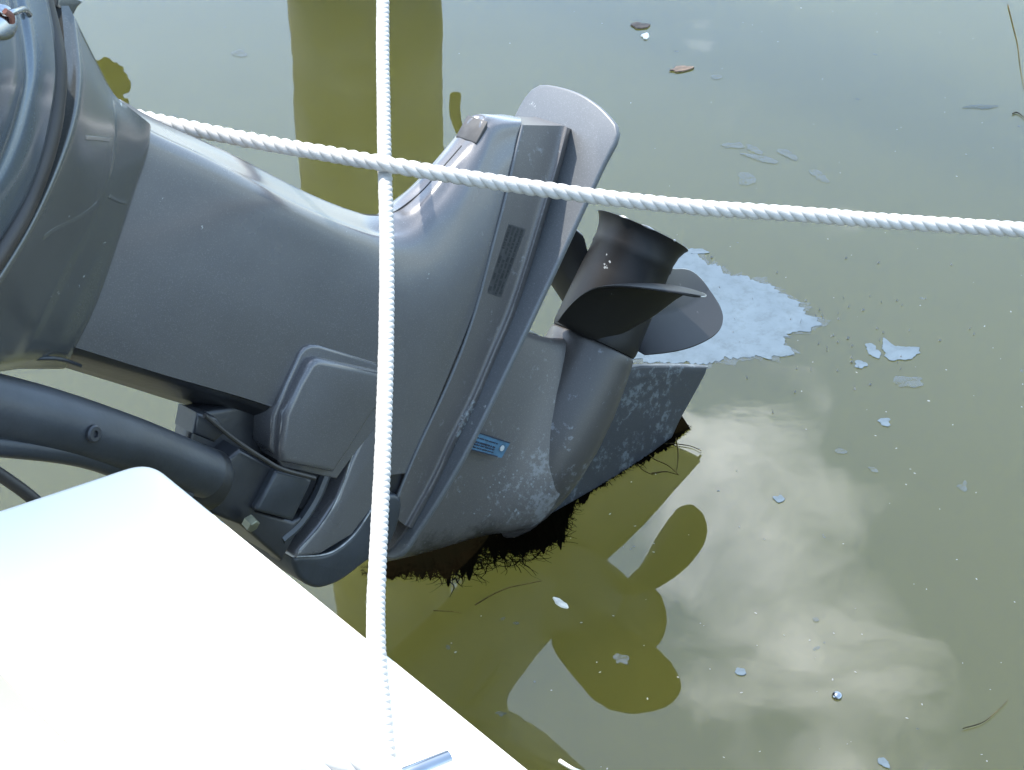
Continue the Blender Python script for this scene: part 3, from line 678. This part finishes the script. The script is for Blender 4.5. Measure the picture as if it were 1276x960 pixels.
zt = .50; end = water_at(478, 972, zt+.03)
vpath = [deep(*p) for p in vp]
rope2 = make_rope('dock_line', 'white rope coming down the picture to the cleat on the white boat', vpath+[end], .0068, .0220, M['rope'], hand=1)

# ------------------------------------------------------------------ white boat corner
boat = empty('white_boat', water_at(180, 578, 0)); tag(boat, 'sunlit white corner of the boat in the foreground with a steel cleat', 'boat')
bo = Vector(boat.location)
def bpt(px, py, z): return water_at(px, py, z)-bo
Kp = bpt(172, 572, zt); 
e1 = (bpt(660, 960, zt)-bpt(180, 570, zt)).normalized(); e2 = (bpt(0, 630, zt)-bpt(172, 573, zt)).normalized()
corner = bpt(186, 570, zt)
def roundc(c, d1, d2, r, n=10):
    a = c+d1*r; b_ = c+d2*r; return [a.lerp(c, t_).lerp(c.lerp(b_, t_), t_) for t_ in [i/n for i in range(n+1)]]
inn = (bpt(130, 960, zt)-bpt(0, 835, zt)).normalized(); i0 = bpt(0, 835, zt)
rim = roundc(corner, e1, e2, .022)
far1 = corner+e1*1.6; far2 = corner+e2*.60
nrm_in = Vector((-e1.y, e1.x, 0)); nrm_in = nrm_in if nrm_in.dot(e2) > 0 else -nrm_in
wid = (i0-corner).dot(nrm_in)
strip_poly = [far1]+rim+[corner+e2*(wid/e2.dot(nrm_in)), corner+e2*(wid/e2.dot(nrm_in))+e1*1.6]
for q in strip_poly: q.z = zt-bo.z
prism_l('gunwale', strip_poly, (0, 0, -.045), M['gel'], boat, bev=.008, seg=5)
# cockpit side falling away inside the gunwale
c0 = corner+e2*(wid/e2.dot(nrm_in))
cs = [c0+Vector((0, 0, -.006)), c0+e1*1.6+Vector((0, 0, -.006)), c0+e1*1.6+nrm_in*.10+Vector((0, 0, -.05)), c0+nrm_in*.5*.9+e2*.0+Vector((0, 0, -.05))]
cs = [c0, c0+e1*1.6, c0+e1*1.6+nrm_in*.35, c0+e2*.35]
cs = [Vector((v.x, v.y, zt-bo.z-(.003 if i < 2 else .16))) for i, v in enumerate(cs)]
prism_l('cockpit_side', cs, (0, 0, -.03), M['cream'], boat, bev=.002)
hull = [v+nrm_in*.03-e2*0+Vector((0, 0, -.045)) for v in [far1]+roundc(corner+e1*.02, e1, e2, .05)+[far2]]
hb = bmesh.new(); a = [hb.verts.new(v) for v in hull]; b2 = [hb.verts.new(v+nrm_in*.12+e1*.05+Vector((0, 0, -.62))) for v in hull]
for i in range(len(a)-1): hb.faces.new((a[i], a[i+1], b2[i+1], b2[i]))
bmesh.ops.solidify(hb, geom=hb.faces[:], thickness=.01)
mesh_obj('hull_side', hb, M['gel'], boat)

# cleat and its rope turns
cl = empty('cleat', water_at(455, 985, zt)); tag(cl, 'polished steel mooring cleat on the white boat edge', 'cleat'); co = Vector(cl.location)
tip = water_at(560, 944, zt+.036)-co; mid = water_at(470, 985, zt+.034)-co; dirh = (tip-mid).normalized()
hpth = crom([mid-dirh*.10-Vector((0, 0, .0)), mid-dirh*.04, mid, mid+(tip-mid)*.5+Vector((0, 0, .001)), tip], 30)
mesh_obj('horn', tube_bm(hpth, [.0048+.0012*math.sin(math.pi*i/29) for i in range(30)], 20), M['steel'], cl, 60)
for s_ in (-.03, .012):
    b0 = mid+dirh*s_; mesh_obj('post', lathe_bm([(-.034, .010), (-.030, .008), (-.01, .0065), (0, .006)], b0, (0, 0, 1), 20), M['steel'], cl)
turn = empty('cleat_rope', co); tag(turn, 'white rope turns wound around the steel cleat', 'rope')
tp_ = [water_at(352, 985, zt+.010), water_at(370, 968, zt+.013), water_at(398, 957, zt+.020), water_at(432, 952, zt+.027), water_at(464, 954, zt+.032), water_at(488, 966, zt+.036), water_at(504, 995, zt+.03)]
bms = strand_rope('x', [p-co for p in tp_], .0085, .05, seg=10)
for bm_ in bms[:-1]: mesh_obj('strand', bm_, M['rope2'], turn, 60)
mesh_obj('fuzz', bms[-1], M['rope2'], turn, None)['kind'] = 'stuff'

# ------------------------------------------------------------------ dock pile whose mirror image lies on the water
pile = empty('dock_pile', (-.312, 3.78, 0)); tag(pile, 'timber dock pile seen only as a dark green column reflected in the water', 'pile')
prof = [(-.6, .165), (0, .163), (.5, .160), (1.2, .157), (3.4, .150), (3.42, .14)]
bm = lathe_bm([(prof[i][0]+(prof[i+1][0]-prof[i][0])*k/8, prof[i][1]+(prof[i+1][1]-prof[i][1])*k/8) for i in range(len(prof)-1) for k in range(8)], (0, 0, 0), (0.0, 0, 1), 48)
for v in bm.verts:
    d = noise.noise(v.co*5)*.008; v.co.x *= 1+d/.16; v.co.y *= 1+d/.16
mesh_obj('pile_shaft', bm, M['wood'], pile)
bm = bmesh.new(); bmesh.ops.create_cube(bm, size=1)
for v in bm.verts: v.co = Vector((v.co.x*.95-.22, v.co.y*.045-.18, v.co.z*.10+.86))
mesh_obj('cross_board', bm, M['wood'], pile, None)
hk = empty('hanging_line', (-.04, 3.55, 0)); tag(hk, 'short old line hanging beside the dock pile, seen as a reflection', 'rope')
mesh_obj('line', tube_bm(crom([Vector((-.05, .02, .90)), Vector((-.05, 0, .6)), Vector((-.052, 0, .5)), Vector((-.060, 0, .44)), Vector((-.070, 0, .40)), Vector((-.078, 0, .365)), Vector((-.077, 0, .345)), Vector((-.076, 0, .332))], 40), [.008+.004*max(0, (i-30)/9) for i in range(40)], 12), M['oldrope'], hk)
fd = empty('hanging_bundle', (-.80, 3.58, 0)); tag(fd, 'knotted weedy bundle hanging left of the dock pile, seen as a reflection', 'bundle')
bm = bmesh.new(); bmesh.ops.create_icosphere(bm, subdivisions=4, radius=1)
for v in bm.verts:
    q = v.co*1.0; s_ = 1+.35*noise.noise(q*2.3)+.12*noise.noise(q*6); v.co = Vector((q.x*.045*s_-.035, q.y*.04*s_, q.z*.055*s_+.32))
mesh_obj('knot', bm, M['oldrope'], fd)
mesh_obj('line', tube_bm([Vector((0, 0, .36)), Vector((0, 0, .6)), Vector((.0, .02, .86))], .008, 10), M['oldrope'], fd)

# ------------------------------------------------------------------ floating scum and debris
def sheet(name, px, mat, h=.0022, jit=.0035, n=None, seed=0, parent=None, z=0.0006, fr=60, rough=1.0):
    pts = [water_at(x, y, 0) for x, y in px]; per = sum((pts[i]-pts[i-1]).length for i in range(len(pts)))
    n = n or max(20, int(per/.0016)); P = crom(pts, n, closed=True)
    cen = sum(P, Vector())/len(P); out = []
    for p in P:
        o = p*fr+Vector((seed*7.1, 0, 0)); d = (p-cen).normalized()
        out.append(Vector((p.x, p.y, z))+d*jit*(noise.noise(o)*1.3+noise.noise(o*2.7)*.9+noise.noise(o*6.5)*.25))
    cen = sum(out, Vector())/len(out); bm = bmesh.new()
    top = [bm.verts.new(Vector((q.x, q.y, z+h))-(q-cen).normalized()*h*.5-cen) for q in out]; bot = [bm.verts.new(q-cen) for q in out]
    f = bm.faces.new(top); 
    for i in range(len(top)): bm.faces.new((bot[i], bot[(i+1) % n], top[(i+1) % n], top[i]))
    bmesh.ops.triangulate(bm, faces=[f])
    o = mesh_obj(name, bm, mat, parent, None); o.location = cen
    return o
big = [(800, 300), (850, 312), (880, 325), (900, 338), (925, 346), (950, 352), (968, 362), (985, 372), (998, 378), (1003, 392), (1022, 398), (1018, 406), (1008, 412), (996, 414), (986, 416), (976, 422), (974, 430), (990, 436), (978, 444), (956, 448), (930, 446), (905, 450), (870, 454), (830, 452), (790, 448), (760, 430), (740, 380), (760, 330)]
o = sheet('scum_patch', big, M['scum'], seed=1, h=.0005, jit=.0075); tag(o, 'largest pale blue raft of scum spreading behind the propeller', 'scum')
cxm = sum(p[0] for p in big)/len(big); cym = sum(p[1] for p in big)/len(big)
mg = sheet('film_margin', [(cxm+(x-cxm)*1.035+2, cym+(y-cym)*1.05) for x, y in big], M['scum_thin'], seed=5, h=.0002, jit=.011); mg.parent = o; mg.matrix_parent_inverse = Matrix.Identity(4); mg.location = Vector(mg.location)-Vector(o.location)-Vector((0, 0, .0002))
def P_(cx, cy, rx, ry, rot=0, n=8, s=0):
    random.seed(s+int(cx)); r = math.radians(rot)
    return [(cx+(math.cos(a_)*rx*math.cos(r)-math.sin(a_)*ry*math.sin(r))*k, cy+(math.cos(a_)*rx*math.sin(r)+math.sin(a_)*ry*math.cos(r))*k) for a_, k in [(2*math.pi*i/n, random.uniform(.7, 1.25)) for i in range(n)]]
med = [
 ([(1100, 422), (1112, 430), (1124, 433), (1146, 434), (1140, 445), (1124, 450), (1112, 451), (1102, 444)], 'scum', 'jagged blue scum patch right of the big raft'),
 ([(1077, 430), (1088, 430), (1097, 440), (1096, 448), (1088, 446), (1083, 438)], 'scum', 'small bean shaped blue scum patch touching the jagged one on its left'),
 ([(1114, 470), (1130, 471), (1148, 471), (1150, 481), (1135, 484), (1120, 481)], 'scum_thin', 'flat blue scum patch just below the jagged one'),
 (P_(1073, 455, 8, 4, 10), 'scum', 'oval pale scum fleck below and left of the jagged patch'),
 (P_(1101, 526, 7, 4.5, 10), 'scum', 'single bright blue fleck on the water above the cloud reflection'),
 (P_(912, 182, 14, 4, 0), 'scum_thin', 'thin blue streak of scum above the mooring line, leftmost of its row'),
 (P_(940, 188, 12, 4, 30), 'scum_thin', 'thin blue streak of scum above the mooring line, second of its row'),
 (P_(980, 193, 16, 4, 22), 'scum_thin', 'thin blue streak of scum above the mooring line, third of its row'),
 (P_(950, 198, 22, 4, 12), 'scum_thin', 'faint long blue streak under the row of scum streaks'),
 (P_(1021, 220, 14, 6, 30), 'scum_thin', 'thin blue streak of scum nearest the mooring line, rightmost of its row'),
 (P_(1222, 134, 22, 3, -3), 'scum_thin', 'thin blue streak of scum near the top right corner'),
 (P_(930, 223, 11, 9, 0), 'scum_thin', 'round faint blue film patch just above the mooring line'),
 (P_(866, 314, 14, 4, 5), 'scum', 'narrow blue scum sliver above the big raft beside the propeller hub'),
 (P_(971, 622, 7, 4, 10), 'scum', 'pale blue fleck over the left side of the cloud reflection'),
 (P_(1201, 608, 6, 6, 10), 'scum_thin', 'round blue fleck on the green water at right'),
 (P_(922, 836, 8, 4, 10), 'scum', 'pale blue fleck at the lower edge of the cloud reflection'),
 (P_(1102, 952, 9, 6, 40), 'scum', 'pale blue fleck at the bottom edge below the bubble'),
 (P_(1087, 585, 8, 3, 20), 'scum_thin', 'small blue dash over the middle of the cloud reflection'),
 (P_(1048, 564, 6, 3, 5), 'scum_thin', 'small blue dash above the cloud reflection centre'),
 (P_(1016, 773, 6, 3, 5), 'scum_thin', 'small blue dash left of the bubble'),
 (P_(771, 822, 11, 7, 25), 'scum_thin', 'faint grey film spot on the lowest blade reflection'),
 (P_(625, 890, 6, 3, 5), 'scum_thin', 'tiny film spot near the white boat edge'),
 (P_(893, 97, 6, 3, 5), 'scum_thin', 'tiny blue fleck at the top centre of the water'),
 (P_(300, 68, 11, 5, 5), 'scum_thin', 'faint blue fleck between the cowling and the pile reflection'),
 (P_(722, 232-60, 1, 1, 5), 'scum_thin', None),
 (P_(648, 88-2, 1, 1, 5), 'scum_thin', None),
]
for i, (poly, mt, lab) in enumerate(med):
    if lab is None: continue
    o = sheet('scum_patch', poly, M[mt], h=.0006, jit=.0035, seed=i+3); tag(o, lab, 'scum')
# nobody could count the tiny flecks
random.seed(21); bm = bmesh.new(); bm2 = bmesh.new()
def fleck(bm, c, r, h):
    n = 6; a0 = random.uniform(0, 6); el = random.uniform(1, 2.2); q = random.uniform(0, 3.1)
    rg = []
    for k in range(n):
        a_ = a0+2*math.pi*k/n; x, y = math.cos(a_)*r*el, math.sin(a_)*r
        rg.append(bm.verts.new((c.x+x*math.cos(q)-y*math.sin(q), c.y+x*math.sin(q)+y*math.cos(q), .0004)))
    t_ = bm.verts.new((c.x, c.y, h))
    for k in range(n): bm.faces.new((rg[k], rg[(k+1) % n], t_))
for _ in range(210):
    x = random.uniform(560, 1290); y = random.uniform(-10, 970)
    if x < 900 and random.random() < .6: continue
    fleck(bm, water_at(x, y), random.uniform(.0005, .0013)*(1.9 if random.random() < .05 else 1)*.75, .0008)
for _ in range(70):  # white flecks over the scum raft, sun glints painted as specks
    x = random.gauss(1010, 110); y = random.gauss(420, 45)
    fleck(bm, water_at(x, y), random.uniform(.0005, .0012), .004)
for _ in range(22):
    x = random.uniform(560, 900); y = random.uniform(580, 960)
    fleck(bm, water_at(x, y), random.uniform(.0004, .0012), .001)
for _ in range(34):
    x = random.uniform(100, 1290); y = random.uniform(-10, 970)
    fleck(bm2, water_at(x, y), random.uniform(.001, .0028), .0004)
o = mesh_obj('foam_glint_specks', bm, M['foam'], None, None); tag(o, 'tiny white foam specks and painted sun glints scattered over the water', 'foam', kind='stuff')
o = mesh_obj('film_specks', bm2, M['scum_thin'], None, None); tag(o, 'tiny blue film flecks scattered over the water', 'scum', kind='stuff')

def leafy(name, label, cat, cx, cy, rx, ry, rot, mat, curl=.006):
    pts = P_(cx, cy, rx, ry, rot, n=10); o = sheet(name, pts, mat, h=.002, jit=.001, seed=cx); tag(o, label, cat)
    for v in o.data.vertices: v.co.z += curl*(v.co.x*v.co.x+v.co.y*v.co.y)/(.02*.02)*.4
    return o
leafy('dead_leaf', 'brown sliver of leaf floating near the top of the picture', 'leaf', 848, 87, 15, 3, -8, M['leaf'], .001)
leafy('dead_leaf', 'pale curled leaf scrap floating at the top centre', 'leaf', 798, 33, 12, 3.5, 5, M['leaf'], .001)
leafy('shell_scrap', 'white scrap floating on the dark motor reflection', 'scrap', 698, 752, 11, 3.5, 32, M['bone'], .004)
leafy('foam_scrap', 'small white scrap beside the curled leaf at the top centre', 'scrap', 804, 46, 5, 3, 0, M['bone'], .002)
# bubble
bm = bmesh.new(); bmesh.ops.create_uvsphere(bm, u_segments=24, v_segments=12, radius=.0055)
for v in bm.verts: v.co.z = max(v.co.z*.8, -.0008)
o = mesh_obj('bubble', bm, M['steel']); o.location = water_at(1043, 868); o.location.z = .0006; tag(o, 'shiny bubble on the water at lower right', 'bubble')
# twigs and threads
def thread(name, label, cat, pts, r, mat, z=.002):
    P = [water_at(x, y, z) for x, y in pts]; o0 = P[0].copy(); P = crom([p-o0 for p in P], 30)
    o = mesh_obj(name, tube_bm(P, [r*(1-.6*i/29) for i in range(30)], 6), mat); o.location = o0
    if label: tag(o, label, cat)
    return o
for k_, pl_ in enumerate([[(800, 560), (815, 572), (832, 580), (846, 592)], [(842, 545), (845, 565), (843, 590)], [(815, 556), (835, 553), (860, 556), (874, 562)], [(812, 590), (830, 588), (846, 592)], [(790, 570), (800, 585), (814, 592)]]):
    o = thread('weed_tendril', None, None, pl_, .0010, M['weed2'], .0018); w_ = o.matrix_world.copy(); o.parent = motor; o.matrix_parent_inverse = motor.matrix_world.inverted()
thread('twig', 'thin dark twig floating across the motor reflection', 'twig', [(592, 754), (612, 742), (632, 733), (655, 728), (675, 724)], .0008, M['weed2'])
thread('twig', 'short dark twig left of the longer one on the motor reflection', 'twig', [(540, 761), (560, 762), (575, 764)], .0006, M['weed2'])
thread('twig', 'pale thread floating at the lower right of the water', 'twig', [(1200, 908), (1225, 900), (1245, 884), (1256, 872)], .0006, M['weed2'])
thread('floating_string', 'white string end lying on the water at the bottom edge', 'string', [(697, 948), (708, 955), (718, 960), (735, 966), (760, 980)], .0022, M['bone'], .004)
thread('twig_reflection', 'dark strand added for the reflection of a twig at the top right corner', 'weed', [(1256, 6), (1262, 30), (1268, 55), (1271, 80), (1276, 110)], .0009, M['weed2'])  # dark strands laid on the water to draw a reflection of twigs
thread('twig_reflection', 'small curled strand added for a twig reflection below the corner one at right', 'weed', [(1262, 142), (1266, 140), (1272, 143), (1279, 150)], .0012, M['weed2'])
